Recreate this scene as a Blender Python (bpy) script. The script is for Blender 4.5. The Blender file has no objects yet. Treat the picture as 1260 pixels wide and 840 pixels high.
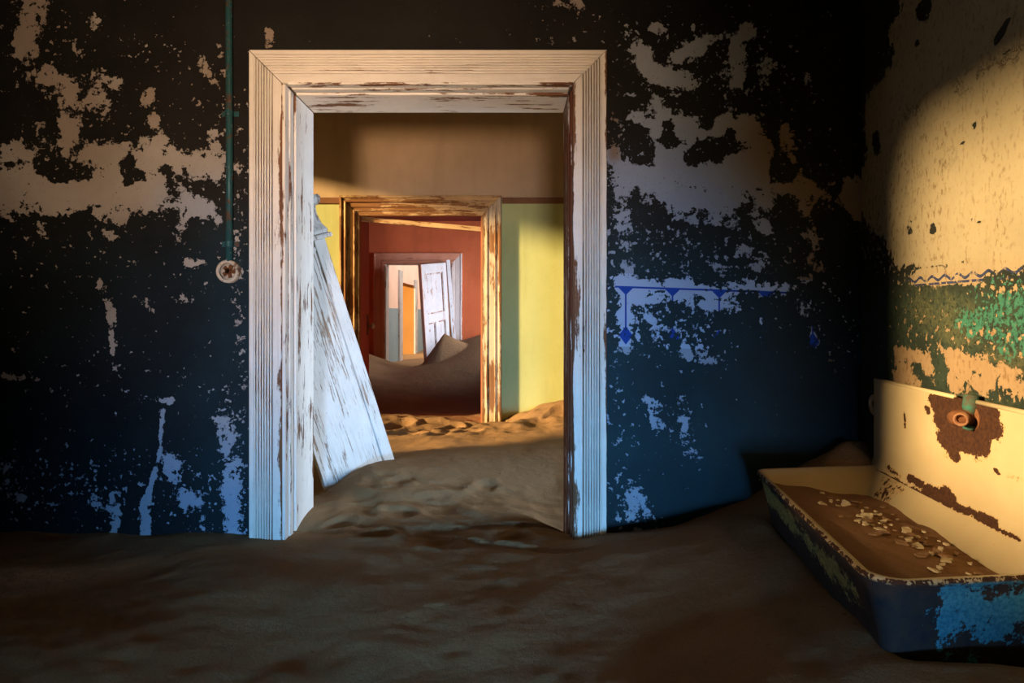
import bpy, bmesh, math, random
import numpy as np
from mathutils import Vector, Matrix, noise as mnoise

random.seed(7)
C = bpy.context.scene.collection
S = bpy.context.scene
PI = math.pi

# ------------------------------------------------------------------ camera, light, exposure
EYE = 1.35            # eye height over the buried floor (z = 0)
FPX = 800.0           # focal length in pixels of a 1260 wide frame
HX, HY = 630.0, 385.0
cam_data = bpy.data.cameras.new('camera')
cam = bpy.data.objects.new('camera', cam_data)
C.objects.link(cam)
cam.location = (0, 0, EYE)
cam.rotation_euler = (PI / 2, 0, 0)
cam_data.sensor_width = 36.0
cam_data.lens = 36.0 * FPX / 1260.0
cam_data.shift_y = -(420.0 - HY) / 1260.0
cam_data.clip_start = 0.02
S.camera = cam

S.view_settings.view_transform = 'Standard'
S.view_settings.look = 'None'
S.view_settings.gamma = 1.0
S.view_settings.use_curve_mapping = False
S.view_settings.exposure = 0.0

SUN_DIR = Vector((0.92, 0.39, -0.225)).normalized()
world = bpy.data.worlds.new('desert_sky')
S.world = world
world.use_nodes = True
wn = world.node_tree
sky = wn.nodes.new('ShaderNodeTexSky')
sky.sky_type = 'NISHITA'
sky.sun_disc = False
sky.sun_elevation = math.radians(12.5)
sky.sun_rotation = math.radians(247)
wn.links.new(sky.outputs[0], wn.nodes['Background'].inputs[0])
wn.nodes['Background'].inputs[1].default_value = 0.05

sun_data = bpy.data.lights.new('low_sun', 'SUN')
sun_data.energy = 14.0
sun_data.color = (1.0, 0.69, 0.33)
sun_data.angle = math.radians(4.5)
sun = bpy.data.objects.new('low_sun', sun_data)
C.objects.link(sun)
sun.location = (-6, -4, 6)
sun.rotation_euler = SUN_DIR.to_track_quat('-Z', 'Y').to_euler()

def area(name, loc, target, sx, sy, power, color, spread=180):
    d = bpy.data.lights.new(name, 'AREA')
    d.shape = 'RECTANGLE'
    d.size, d.size_y = sx, sy
    d.energy = power
    d.color = color
    d.spread = math.radians(spread)
    o = bpy.data.objects.new(name, d)
    C.objects.link(o)
    o.location = loc
    o.rotation_euler = (Vector(target) - Vector(loc)).to_track_quat('-Z', 'Z').to_euler()
    return o

# added lamps behind the viewer, blue aimed low on the front wall, warm aimed high
area('rear_blue_fill', (0.45, -3.1, 0.72), (0.14, 2.4, 0.62), 1.1, 0.40, 34, (0.20, 0.54, 1.0), 32)
area('rear_warm_fill', (0.45, -3.1, 0.72), (-0.34, 2.4, 2.06), 1.1, 0.40, 27, (1.0, 0.63, 0.37), 30)
# sky through the second room's right hand window; third room's lamp is added
area('second_room_window_sky', (2.95, 3.45, 1.55), (-0.9, 2.85, 1.0), 1.0, 1.4, 24, (0.62, 0.79, 1.0), 60)
area('third_room_fill', (1.75, 8.1, 1.7), (-1.3, 9.4, 1.0), 1.4, 1.3, 52, (0.90, 0.89, 1.0), 92)
area('fourth_room_fill', (-0.3, 12.6, 3.3), (-0.3, 12.6, 0), 3.0, 5.5, 130, (1.0, 0.93, 0.86), 180)  # added overhead lamp brightening the fourth room

# ------------------------------------------------------------------ helpers
def link(o, parent=None):
    C.objects.link(o)
    if parent is not None:
        o.parent = parent
    return o

def mesh_obj(name, verts, faces, mat, parent=None, smooth=False, attrs=None):
    me = bpy.data.meshes.new(name)
    me.from_pydata([tuple(v) for v in verts], [], [tuple(f) for f in faces])
    for m in (mat if isinstance(mat, (list, tuple)) else [mat]):
        me.materials.append(m)
    if smooth:
        me.polygons.foreach_set('use_smooth', [True] * len(me.polygons))
    if attrs:
        for k, v in attrs.items():
            a = me.attributes.new(k, 'FLOAT', 'POINT')
            a.data.foreach_set('value', np.asarray(v, dtype=np.float32))
    me.update()
    return link(bpy.data.objects.new(name, me), parent)

def empty(name, loc=(0, 0, 0), rotz=0.0):
    o = bpy.data.objects.new(name, None)
    o.empty_display_size = 0.1
    C.objects.link(o)
    o.location = loc
    o.rotation_euler = (0, 0, rotz)
    return o

def tag(o, label=None, cat=None, group=None, kind=None):
    if label: o['label'] = label
    if cat: o['category'] = cat
    if group: o['group'] = group
    if kind: o['kind'] = kind
    return o

def bevel(o, w=0.003, seg=2):
    m = o.modifiers.new('bevel', 'BEVEL')
    m.width = w
    m.segments = seg
    m.limit_method = 'ANGLE'
    m.angle_limit = math.radians(40)
    return o

def box(name, x0, x1, y0, y1, z0, z1, mat, parent=None, bw=0.0, seg_z=1):
    V, F = [], []
    for k in range(seg_z + 1):
        z = z0 + (z1 - z0) * k / seg_z
        V += [(x0, y0, z), (x1, y0, z), (x1, y1, z), (x0, y1, z)]
    for k in range(seg_z):
        a = 4 * k
        for i in range(4):
            j = (i + 1) % 4
            F.append((a + i, a + j, a + 4 + j, a + 4 + i))
    F.append((3, 2, 1, 0))
    e = 4 * seg_z
    F.append((e, e + 1, e + 2, e + 3))
    o = mesh_obj(name, V, F, mat, parent)
    if bw: bevel(o, bw)
    return o

def tube(path, rads, n=14, cap=True):
    """rings round a polyline; returns verts, faces"""
    V, F = [], []
    P = [Vector(p) for p in path]
    if not isinstance(rads, (list, tuple)): rads = [rads] * len(P)
    for i, p in enumerate(P):
        d = (P[min(i + 1, len(P) - 1)] - P[max(i - 1, 0)])
        if d.length < 1e-9: d = P[-1] - P[0]
        d.normalize()
        up = Vector((0, 0, 1)) if abs(d.z) < 0.9 else Vector((1, 0, 0))
        a = d.cross(up).normalized(); b = d.cross(a)
        for k in range(n):
            t = 2 * PI * k / n
            V.append(p + a * math.cos(t) * rads[i] + b * math.sin(t) * rads[i])
    for i in range(len(P) - 1):
        for k in range(n):
            F.append((i * n + k, i * n + (k + 1) % n, (i + 1) * n + (k + 1) % n, (i + 1) * n + k))
    if cap:
        F.append(tuple(range(n - 1, -1, -1)))
        F.append(tuple(range((len(P) - 1) * n, len(P) * n)))
    return V, F

def merge(*parts):
    V, F = [], []
    for v, f in parts:
        o = len(V)
        V += list(v)
        F += [tuple(i + o for i in q) for q in f]
    return V, F

def sstep(a, b, x):
    t = np.clip((x - a) / (b - a), 0, 1)
    return t * t * (3 - 2 * t)

# ------------------------------------------------------------------ materials
class NT:
    def __init__(s, name):
        s.m = bpy.data.materials.new(name)
        s.m.use_nodes = True
        s.t = s.m.node_tree
        s.b = s.t.nodes['Principled BSDF']
        s.b.inputs['Roughness'].default_value = 0.9
        s.b.inputs['Specular IOR Level'].default_value = 0.2
    def n(s, typ, **kw):
        x = s.t.nodes.new(typ)
        for k, v in kw.items(): setattr(x, k, v)
        return x
    def put(s, sock, val):
        if isinstance(val, (int, float)): sock.default_value = val
        elif isinstance(val, tuple):
            sock.default_value = (*val, 1.0) if len(val) == 3 and sock.type == 'RGBA' else val
        else: s.t.links.new(val, sock)
    def math(s, op, a, b=0.0, c=0.0, clamp=False):
        x = s.n('ShaderNodeMath', operation=op)
        x.use_clamp = clamp
        s.put(x.inputs[0], a); s.put(x.inputs[1], b); s.put(x.inputs[2], c)
        return x.outputs[0]
    def coord(s, scale=(1, 1, 1), jitter=False):
        tc = s.n('ShaderNodeTexCoord')
        v = tc.outputs['Object']
        if jitter:
            oi = s.n('ShaderNodeObjectInfo')
            k = s.math('MULTIPLY', oi.outputs['Random'], 37.0)
            va = s.n('ShaderNodeVectorMath', operation='ADD')
            s.put(va.inputs[0], v); s.put(va.inputs[1], k)
            v = va.outputs[0]
        mp = s.n('ShaderNodeMapping')
        s.put(mp.inputs['Vector'], v)
        mp.inputs['Scale'].default_value = scale
        return mp.outputs[0]
    def xyz(s):
        tc = s.n('ShaderNodeTexCoord'); sp = s.n('ShaderNodeSeparateXYZ')
        s.put(sp.inputs[0], tc.outputs['Object'])
        return sp.outputs
    def noise(s, vec, scale, detail=6, rough=0.6, dist=0.0):
        x = s.n('ShaderNodeTexNoise')
        s.put(x.inputs['Vector'], vec)
        x.inputs['Scale'].default_value = scale
        x.inputs['Detail'].default_value = detail
        x.inputs['Roughness'].default_value = rough
        x.inputs['Distortion'].default_value = dist
        return x.outputs['Fac']
    def rng(s, v, a, b, c=0.0, d=1.0, smooth=False):
        x = s.n('ShaderNodeMapRange')
        if smooth: x.interpolation_type = 'SMOOTHSTEP'
        s.put(x.inputs['Value'], v)
        for i, k in zip((1, 2, 3, 4), (a, b, c, d)): s.put(x.inputs[i], k)
        return x.outputs[0]
    def mix(s, f, a, b, mode='MIX'):
        x = s.n('ShaderNodeMix', data_type='RGBA', blend_type=mode)
        s.put(x.inputs[0], f); s.put(x.inputs[6], a); s.put(x.inputs[7], b)
        return x.outputs[2]
    def attr(s, name):
        x = s.n('ShaderNodeAttribute', attribute_name=name)
        return x.outputs['Fac']
    def bump(s, h, strength=0.5, dist=0.01, prev=None):
        x = s.n('ShaderNodeBump')
        x.inputs['Strength'].default_value = strength
        x.inputs['Distance'].default_value = dist
        s.put(x.inputs['Height'], h)
        if prev is not None: s.put(x.inputs['Normal'], prev)
        return x.outputs[0]
    def out(s, col, nrm=None, rough=None, metal=None):
        s.put(s.b.inputs['Base Color'], col)
        if nrm is not None: s.put(s.b.inputs['Normal'], nrm)
        if rough is not None: s.put(s.b.inputs['Roughness'], rough)
        if metal is not None: s.put(s.b.inputs['Metallic'], metal)
        return s.m

def plaster(name, col, col2, vscale=2.0, stain=(0.2, 0.15, 0.1), stain_amt=0.3, dado=None):
    t = NT(name)
    c = t.coord()
    f = t.noise(c, vscale, 8, 0.65)
    k = t.mix(t.rng(f, 0.35, 0.65), col, col2)
    if dado:
        z = t.xyz()[2]
        z0, dcol, dcol2, lcol = dado
        dn = t.mix(t.rng(f, 0.35, 0.65), dcol, dcol2)
        k = t.mix(t.rng(z, z0 - 0.004, z0 + 0.004), dn, k)
    sp = t.noise(c, 38, 4, 0.6)
    sp2 = t.noise(c, 1.3, 5, 0.6)
    m = t.math('MULTIPLY', t.rng(sp, 0.66, 0.72), t.rng(sp2, 0.42, 0.62))
    k = t.mix(t.math('MULTIPLY', m, 0.8), k, stain)
    st = t.noise(t.coord((4, 4, 0.8)), 1.5, 6, 0.6)
    k = t.mix(t.math('MULTIPLY', t.rng(st, 0.5, 0.75), stain_amt), k, stain)
    h = t.noise(c, 45, 6, 0.7)
    h2 = t.noise(c, 3, 4, 0.5)
    n = t.bump(t.math('ADD', t.math('MULTIPLY', h, 0.25), h2), 0.35, 0.012)
    return t.out(k, n)

def painted_wood(name, paint, paint2, wood, wood2, wear, grain=(30, 30, 1.6), rough=0.75, streak=0.28, chip=(14, 14, 5)):
    """old paint cracking along the grain (local z); attribute 'wear' strips edges further"""
    t = NT(name)
    cg = t.coord(grain, True)
    ci = t.coord((1, 1, 1), True)
    a = t.noise(cg, 1.0, 8, 0.72)
    b = t.noise(t.coord(chip, True), 1.0, 8, 0.75)
    c = t.noise(ci, 3.0, 4, 0.6)
    v = t.math('ADD', t.math('MULTIPLY', a, 0.55), t.math('MULTIPLY', b, 0.45))
    v = t.math('ADD', v, t.math('MULTIPLY', t.math('SUBTRACT', c, 0.5), 0.30))
    v = t.math('ADD', v, t.attr('wear'))
    m = t.rng(v, 1.0 - wear - 0.012, 1.0 - wear + 0.012)
    pc = t.mix(t.rng(t.noise(ci, 7, 6, 0.7), 0.35, 0.65), paint, paint2)
    fine = t.noise(t.coord((160, 160, 5), True), 1.0, 4, 0.6)
    pc = t.mix(t.rng(fine, 0.55, 0.80, 0, streak), pc, wood2)
    wc = t.mix(t.rng(t.noise(t.coord((70, 70, 3), True), 1.0, 6, 0.65), 0.35, 0.65), wood, wood2)
    col = t.mix(m, pc, wc)
    h = t.math('SUBTRACT', t.math('MULTIPLY', fine, 0.35), t.math('MULTIPLY', m, 0.8))
    n = t.bump(h, 0.7, 0.003)
    return t.out(col, n, rough)

# sand
def make_sand(name, a, b, c3):
    t = NT(name)
    c = t.coord()
    k = t.mix(t.rng(t.noise(c, 2.2, 6, 0.6), 0.35, 0.65), a, b)
    k = t.mix(t.rng(t.noise(c, 220, 3, 0.6), 0.50, 0.72, 0, 0.55), k, c3)
    sp = t.noise(c, 60, 2, 0.5)
    k = t.mix(t.rng(sp, 0.72, 0.75, 0, 0.6), k, (0.05, 0.035, 0.025))
    h = t.noise(c, 260, 3, 0.7)
    h2 = t.noise(c, 26, 6, 0.65)
    n = t.bump(t.math('ADD', t.math('MULTIPLY', h, 0.25), h2), 0.55, 0.016)
    return t.out(k, n, 0.95)
M_sand = make_sand('wind_blown_sand', (0.25, 0.145, 0.07), (0.30, 0.178, 0.085), (0.14, 0.08, 0.04))
M_sink_sand = make_sand('sand_in_sink', (0.20, 0.11, 0.065), (0.25, 0.14, 0.08), (0.12, 0.065, 0.04))

# first room, front wall: dark oil paint flaking off grey plaster, its blue partly painted-in light, with a stencilled border
def front_wall_material():
    t = NT('flaking_dark_wall')
    c = t.coord()
    x, y, z = t.xyz()
    big = t.noise(c, 13, 10, 0.68, 0.2)
    fin = t.noise(c, 62, 5, 0.62)
    v = t.math('ADD', t.attr('peel'), t.math('MULTIPLY', t.math('SUBTRACT', big, 0.5), 2.1))
    v = t.math('ADD', v, t.math('MULTIPLY', t.math('SUBTRACT', fin, 0.5), 0.95))
    md = t.noise(c, 30, 6, 0.65)
    v = t.math('ADD', v, t.math('MULTIPLY', t.math('SUBTRACT', md, 0.5), 0.9))
    m = t.rng(v, 0.545, 0.585)
    s1 = t.noise(c, 55, 3, 0.55)
    s2 = t.noise(c, 21, 4, 0.6)
    sv = t.math('ADD', t.math('ADD', t.math('MULTIPLY', s1, 0.6), t.math('MULTIPLY', s2, 0.4)), t.math('MULTIPLY', t.attr('speck'), 0.118))
    m = t.math('MAXIMUM', m, t.rng(sv, 0.645, 0.665))
    # bare plaster
    pv = t.noise(c, 2.5, 8, 0.65)
    grey = t.mix(t.rng(pv, 0.35, 0.65), (0.29, 0.275, 0.265), (0.38, 0.37, 0.36))
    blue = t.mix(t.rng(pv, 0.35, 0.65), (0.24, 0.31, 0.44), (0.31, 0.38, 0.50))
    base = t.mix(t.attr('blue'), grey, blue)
    base = t.mix(t.attr('brown'), base, (0.21, 0.15, 0.10))
    pit = t.noise(c, 90, 3, 0.6)
    base = t.mix(t.rng(pit, 0.62, 0.70, 0, 0.5), base, (0.10, 0.08, 0.07))
    # stencilled border: line, hanging triangles, drop lines and lozenges
    Z0 = EYE + (385 - 353) * 0.003
    P = 0.1725
    d = t.math('SUBTRACT', Z0, t.math('ADD', z, t.math('MULTIPLY', t.math('SUBTRACT', x, 0.42), 0.035)))
    xs = t.math('SUBTRACT', x, 0.42)
    ph = t.math('SUBTRACT', xs, t.math('MULTIPLY', t.math('ROUND', t.math('DIVIDE', xs, P)), P))
    ax = t.math('ABSOLUTE', ph)
    line = t.math('LESS_THAN', t.math('ABSOLUTE', d), 0.0035)
    below = t.math('GREATER_THAN', d, 0.0)
    tri = t.math('MULTIPLY', below, t.math('LESS_THAN', t.math('ADD', ax, d), 0.030))
    drop = t.math('MULTIPLY', t.math('LESS_THAN', ax, 0.003), t.math('MULTIPLY', below, t.math('LESS_THAN', d, 0.17)))
    loz = t.math('LESS_THAN', t.math('ADD', ax, t.math('MULTIPLY', t.math('ABSOLUTE', t.math('SUBTRACT', d, 0.178)), 0.75)), 0.026)
    pat = t.math('MAXIMUM', t.math('MAXIMUM', line, tri), t.math('MAXIMUM', drop, loz))
    pat = t.math('MULTIPLY', pat, t.math('GREATER_THAN', x, 0.38))
    band = t.math('MULTIPLY', t.math('GREATER_THAN', d, -0.05), t.math('LESS_THAN', d, 0.22))
    band = t.math('MULTIPLY', band, t.math('GREATER_THAN', x, 0.35))
    base = t.mix(t.math('MULTIPLY', band, 0.55), base, (0.42, 0.56, 0.85))
    base = t.mix(pat, base, (0.015, 0.06, 0.36))
    # paint
    tz = t.math('ADD', z, t.math('MULTIPLY', t.math('SUBTRACT', t.noise(c, 4, 5, 0.6), 0.5), 0.35))
    up = t.rng(tz, 1.52, 1.80)
    n3 = t.rng(t.noise(c, 3, 8, 0.7), 0.35, 0.68)
    pup = t.mix(n3, (0.005, 0.005, 0.005), (0.013, 0.013, 0.012))
    plo = t.mix(n3, (0.002, 0.005, 0.008), (0.005, 0.013, 0.019))
    tealp = t.mix(n3, (0.002, 0.013, 0.020), (0.005, 0.032, 0.045))
    plo = t.mix(t.attr('teal'), plo, tealp)
    paint = t.mix(up, plo, pup)
    flake = t.noise(c, 130, 3, 0.6)
    paint = t.mix(t.rng(flake, 0.66, 0.74, 0, 0.35), paint, (0.10, 0.13, 0.16))
    col = t.mix(m, paint, base)
    h = t.math('SUBTRACT', t.math('MULTIPLY', t.noise(c, 60, 5, 0.65), 0.35), m)
    n = t.bump(h, 0.6, 0.004)
    rough = t.rng(m, 0, 1, 0.62, 0.95)
    return t.out(col, n, rough)
M_front = front_wall_material()

def right_wall_material():
    t = NT('flaking_cream_and_green_wall')
    c = t.coord()
    x, y, z = t.xyz()
    big = t.noise(c, 17, 10, 0.68, 0.2)
    fin = t.noise(c, 60, 5, 0.65)
    nz = t.math('ADD', t.math('MULTIPLY', t.math('SUBTRACT', big, 0.5), 1.9), t.math('MULTIPLY', t.math('SUBTRACT', fin, 0.5), 0.95))
    def msk(a, w=0.02):
        return t.rng(t.math('ADD', t.attr(a), nz), 0.5 - w, 0.5 + w)
    md = t.noise(c, 34, 6, 0.65)
    bare = msk('bare')
    fk = t.math('ADD', t.noise(c, 48, 3, 0.55), t.math('MULTIPLY', t.attr('fleck'), 0.14))
    bare = t.math('MAXIMUM', bare, t.rng(fk, 0.675, 0.695))
    big2 = t.noise(t.coord((1, 1, 1.0)), 14, 8, 0.7)
    turq = t.rng(t.math('ADD', t.attr('turq'), t.math('ADD', t.math('MULTIPLY', t.math('SUBTRACT', big2, 0.5), 1.6), t.math('MULTIPLY', t.math('SUBTRACT', fin, 0.5), 2.2))), 0.47, 0.53)
    olive = t.math('MULTIPLY', t.rng(t.math('ADD', t.attr('olive'), nz), 0.3, 0.8), 0.85)
    pv = t.noise(c, 3, 8, 0.65)
    upz = t.rng(z, 1.38, 1.50)
    cream = t.mix(t.rng(pv, 0.35, 0.65), (0.225, 0.19, 0.125), (0.285, 0.24, 0.155))
    tan = t.mix(t.rng(pv, 0.35, 0.65), (0.21, 0.14, 0.08), (0.27, 0.185, 0.105))
    base = t.mix(upz, tan, cream)
    pit = t.noise(t.coord((70, 70, 38)), 1.0, 4, 0.65)
    zone = t.rng(t.noise(t.coord((9, 9, 1.5)), 1.0, 5, 0.6), 0.35, 0.65)
    base = t.mix(t.math('MULTIPLY', t.rng(pit, 0.53, 0.62), t.math('MULTIPLY', zone, 0.8)), base, (0.10, 0.05, 0.02))
    crk = t.math('ABSOLUTE', t.math('SUBTRACT', t.noise(c, 3.0, 8, 0.7), 0.5))
    crack = t.math('MULTIPLY', t.rng(crk, 0.012, 0.002), t.attr('crack'))
    base = t.mix(t.math('MULTIPLY', crack, 0.85), base, (0.06, 0.04, 0.025))
    n3 = t.rng(t.noise(c, 4, 8, 0.7), 0.35, 0.68)
    dark = t.mix(n3, (0.014, 0.020, 0.016), (0.035, 0.052, 0.036))
    blackp = t.mix(n3, (0.010, 0.010, 0.009), (0.022, 0.022, 0.019))
    dark = t.mix(upz, dark, blackp)
    green = t.mix(t.rng(fin, 0.4, 0.6), (0.048, 0.054, 0.030), (0.075, 0.080, 0.043))
    dark = t.mix(olive, dark, green)
    tq = t.mix(t.rng(fin, 0.4, 0.6), (0.018, 0.090, 0.065), (0.04, 0.14, 0.10))
    dark = t.mix(turq, dark, tq)
    # dark blue running border of small loops
    zb = 1.452
    wave = t.math('MULTIPLY', t.math('SINE', t.math('MULTIPLY', x, 95.0)), 0.006)
    bl = t.math('LESS_THAN', t.math('ABSOLUTE', t.math('SUBTRACT', z, t.math('ADD', zb, wave))), 0.0045)
    bl2 = t.math('LESS_THAN', t.math('ABSOLUTE', t.math('SUBTRACT', z, zb - 0.016)), 0.0035)
    bl = t.math('MAXIMUM', bl, bl2)
    bl = t.math('MULTIPLY', bl, t.rng(md, 0.42, 0.48))
    base = t.mix(t.math('MULTIPLY', bl, 0.95), base, (0.012, 0.022, 0.07))
    dark = t.mix(t.rng(t.noise(c, 75, 4, 0.6), 0.55, 0.60, 0, 0.8), dark, (0.012, 0.018, 0.013))
    col = t.mix(bare, dark, base)
    h = t.math('SUBTRACT', t.math('MULTIPLY', t.noise(c, 70, 5, 0.65), 0.4), bare)
    n = t.bump(h, 0.55, 0.004)
    return t.out(col, n, t.rng(bare, 0, 1, 0.6, 0.95))
M_right = right_wall_material()

M_dim = plaster('dark_side_plaster', (0.05, 0.05, 0.05), (0.08, 0.075, 0.07))
M_ceil = plaster('old_ceiling', (0.16, 0.14, 0.12), (0.22, 0.19, 0.16))
M_core = plaster('rubble_core', (0.25, 0.20, 0.15), (0.32, 0.26, 0.2))
M_room2 = plaster('yellow_green_wall', (0.38, 0.27, 0.16), (0.46, 0.33, 0.20), 1.6, (0.16, 0.11, 0.04), 0.25,
                  dado=(EYE + (385 - 247) * 5.32 / 800, (0.40, 0.43, 0.17), (0.47, 0.49, 0.21), None))
M_room2_side = plaster('yellow_side_wall', (0.45, 0.36, 0.16), (0.52, 0.42, 0.20))
M_room3 = plaster('red_ochre_wall', (0.44, 0.10, 0.035), (0.52, 0.13, 0.05), 2.0, (0.20, 0.05, 0.02), 0.35)
M_room4 = plaster('pink_and_blue_wall', (0.86, 0.64, 0.53), (0.90, 0.70, 0.60), 2.0, (0.55, 0.35, 0.25), 0.25,
                  dado=(1.43, (0.22, 0.34, 0.42), (0.28, 0.40, 0.46), None))  # upper pink carries the warm bounced light in the wall colour
M_room5 = plaster('orange_wall', (0.40, 0.19, 0.05), (0.46, 0.22, 0.06))

WOOD, WOOD2 = (0.13, 0.055, 0.028), (0.24, 0.12, 0.06)
M_casing = painted_wood('white_casing_paint', (0.72, 0.70, 0.66), (0.82, 0.80, 0.76), WOOD, WOOD2, 0.36)
M_jamb = painted_wood('white_jamb_paint', (0.78, 0.75, 0.70), (0.86, 0.83, 0.78), WOOD, WOOD2, 0.45)
M_bare_jamb = painted_wood('stripped_jamb', (0.70, 0.66, 0.60), (0.80, 0.76, 0.70), (0.11, 0.035, 0.02), (0.19, 0.07, 0.035), 0.56)
M_gold = painted_wood('weathered_honey_casing', (0.42, 0.26, 0.115), (0.52, 0.34, 0.155), (0.16, 0.065, 0.02), (0.24, 0.11, 0.035), 0.49)
M_goldwhite = painted_wood('weathered_pale_casing', (0.44, 0.34, 0.22), (0.54, 0.43, 0.29), (0.17, 0.075, 0.027), (0.25, 0.12, 0.045), 0.48)
M_redwood = painted_wood('red_brown_casing', (0.50, 0.22, 0.13), (0.58, 0.27, 0.17), (0.22, 0.08, 0.04), (0.3, 0.12, 0.06), 0.36)
M_greywood = painted_wood('pale_grey_casing', (0.55, 0.48, 0.44), (0.62, 0.55, 0.5), (0.22, 0.1, 0.06), (0.3, 0.16, 0.1), 0.40)
M_darkred = painted_wood('dark_red_reveal', (0.26, 0.055, 0.03), (0.32, 0.075, 0.04), (0.1, 0.03, 0.02), (0.16, 0.05, 0.03), 0.3)
M_leaf = painted_wood('white_leaf_paint', (0.50, 0.51, 0.52), (0.57, 0.58, 0.59), (0.25, 0.12, 0.06), (0.36, 0.22, 0.13), 0.42)
M_lean = painted_wood('white_leaning_board', (0.68, 0.67, 0.65), (0.78, 0.76, 0.74), (0.26, 0.17, 0.12), (0.45, 0.33, 0.25), 0.445, (95, 95, 3.2), 0.75, 0.6, (60, 60, 9))
M_rail = painted_wood('brown_picture_rail', (0.16, 0.07, 0.03), (0.20, 0.09, 0.04), (0.1, 0.04, 0.02), (0.2, 0.1, 0.05), 0.4)

def conduit_mat():
    t = NT('teal_painted_steel')
    c = t.coord()
    m = t.rng(t.noise(c, 25, 8, 0.7), 0.54, 0.58)
    col = t.mix(m, (0.022, 0.085, 0.10), (0.09, 0.055, 0.042))
    m2 = t.rng(t.noise(c, 48, 6, 0.7), 0.62, 0.66)
    col = t.mix(m2, col, (0.20, 0.25, 0.27))
    return t.out(col, t.bump(m, 0.5, 0.002), 0.45, 0.2)
M_conduit = conduit_mat()
def porcelain():
    t = NT('dirty_porcelain')
    c = t.coord()
    m = t.rng(t.noise(c, 30, 6, 0.7), 0.52, 0.60)
    return t.out(t.mix(m, (0.52, 0.46, 0.38), (0.16, 0.10, 0.07)), None, 0.5)
M_porc = porcelain()
def rust_mat(name, a, b, r=0.85):
    t = NT(name)
    c = t.coord()
    return t.out(t.mix(t.rng(t.noise(c, 40, 8, 0.7), 0.35, 0.65), a, b), t.bump(t.noise(c, 120, 5, 0.7), 0.6, 0.003), r, 0.1)
M_rust = rust_mat('rust', (0.075, 0.03, 0.015), (0.17, 0.07, 0.03))
M_copper = rust_mat('worn_brass', (0.15, 0.065, 0.032), (0.24, 0.12, 0.065), 0.5)
M_verd = rust_mat('verdigris', (0.02, 0.14, 0.11), (0.07, 0.05, 0.035))

def enamel():
    """cream enamel inside, rust where 'rust' says, flaking blue and green outside where 'outer' is set"""
    t = NT('rusted_enamel')
    c = t.coord()
    f1 = t.noise(c, 30, 8, 0.7)
    f2 = t.noise(c, 110, 4, 0.6)
    v = t.math('ADD', t.attr('rust'), t.math('ADD', t.math('MULTIPLY', t.math('SUBTRACT', f1, 0.5), 1.25), t.math('MULTIPLY', t.math('SUBTRACT', f2, 0.5), 0.8)))
    m = t.rng(v, 0.48, 0.52)
    halo = t.rng(v, 0.30, 0.50, 0, 0.45)
    cream = t.mix(t.rng(t.noise(c, 5, 5, 0.6), 0.35, 0.65), (0.37, 0.29, 0.17), (0.41, 0.33, 0.20))
    cream = t.mix(halo, cream, (0.42, 0.22, 0.07))
    rust = t.mix(t.rng(f2, 0.35, 0.65), (0.026, 0.010, 0.006), (0.052, 0.021, 0.010))
    inner = t.mix(m, cream, rust)
    big = t.noise(c, 11, 10, 0.7)
    dk = t.mix(t.rng(f1, 0.35, 0.65), (0.020, 0.022, 0.028), (0.055, 0.035, 0.025))
    bl = t.mix(t.rng(f2, 0.4, 0.6), (0.025, 0.17, 0.26), (0.07, 0.27, 0.36))
    gr = t.mix(t.rng(f2, 0.4, 0.6), (0.17, 0.18, 0.06), (0.34, 0.33, 0.13))
    mb = t.rng(t.math('ADD', t.attr('bluepaint'), t.math('ADD', t.math('MULTIPLY', t.math('SUBTRACT', big, 0.5), 2.0), t.math('MULTIPLY', t.math('SUBTRACT', f2, 0.5), 0.5))), 0.48, 0.52)
    mg = t.rng(t.math('ADD', t.attr('greenpaint'), t.math('ADD', t.math('MULTIPLY', t.math('SUBTRACT', big, 0.5), 1.2), t.math('MULTIPLY', t.math('SUBTRACT', f2, 0.5), 0.6))), 0.46, 0.54)
    outer = t.mix(mg, t.mix(mb, dk, bl), gr)
    col = t.mix(t.attr('outer'), inner, outer)
    h = t.math('ADD', t.math('MULTIPLY', f2, 0.25), t.math('SUBTRACT', t.math('MULTIPLY', t.math('MAXIMUM', mb, mg), t.attr('outer')), m))
    n = t.bump(h, 0.5, 0.0025)
    return t.out(col, n, t.rng(t.math('MAXIMUM', m, t.attr('outer')), 0, 1, 0.35, 0.8))
M_enamel = enamel()

# ------------------------------------------------------------------ walls
def sub(a, b, step):
    n = max(1, int(round((b - a) / step)))
    return [a + (b - a) * i / n for i in range(n)]
def breaks(stops, step):
    """stops: sorted list; step: number or function of interval"""
    out = []
    for a, b in zip(stops[:-1], stops[1:]):
        out += sub(a, b, step(a, b) if callable(step) else step)
    return out + [stops[-1]]

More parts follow.
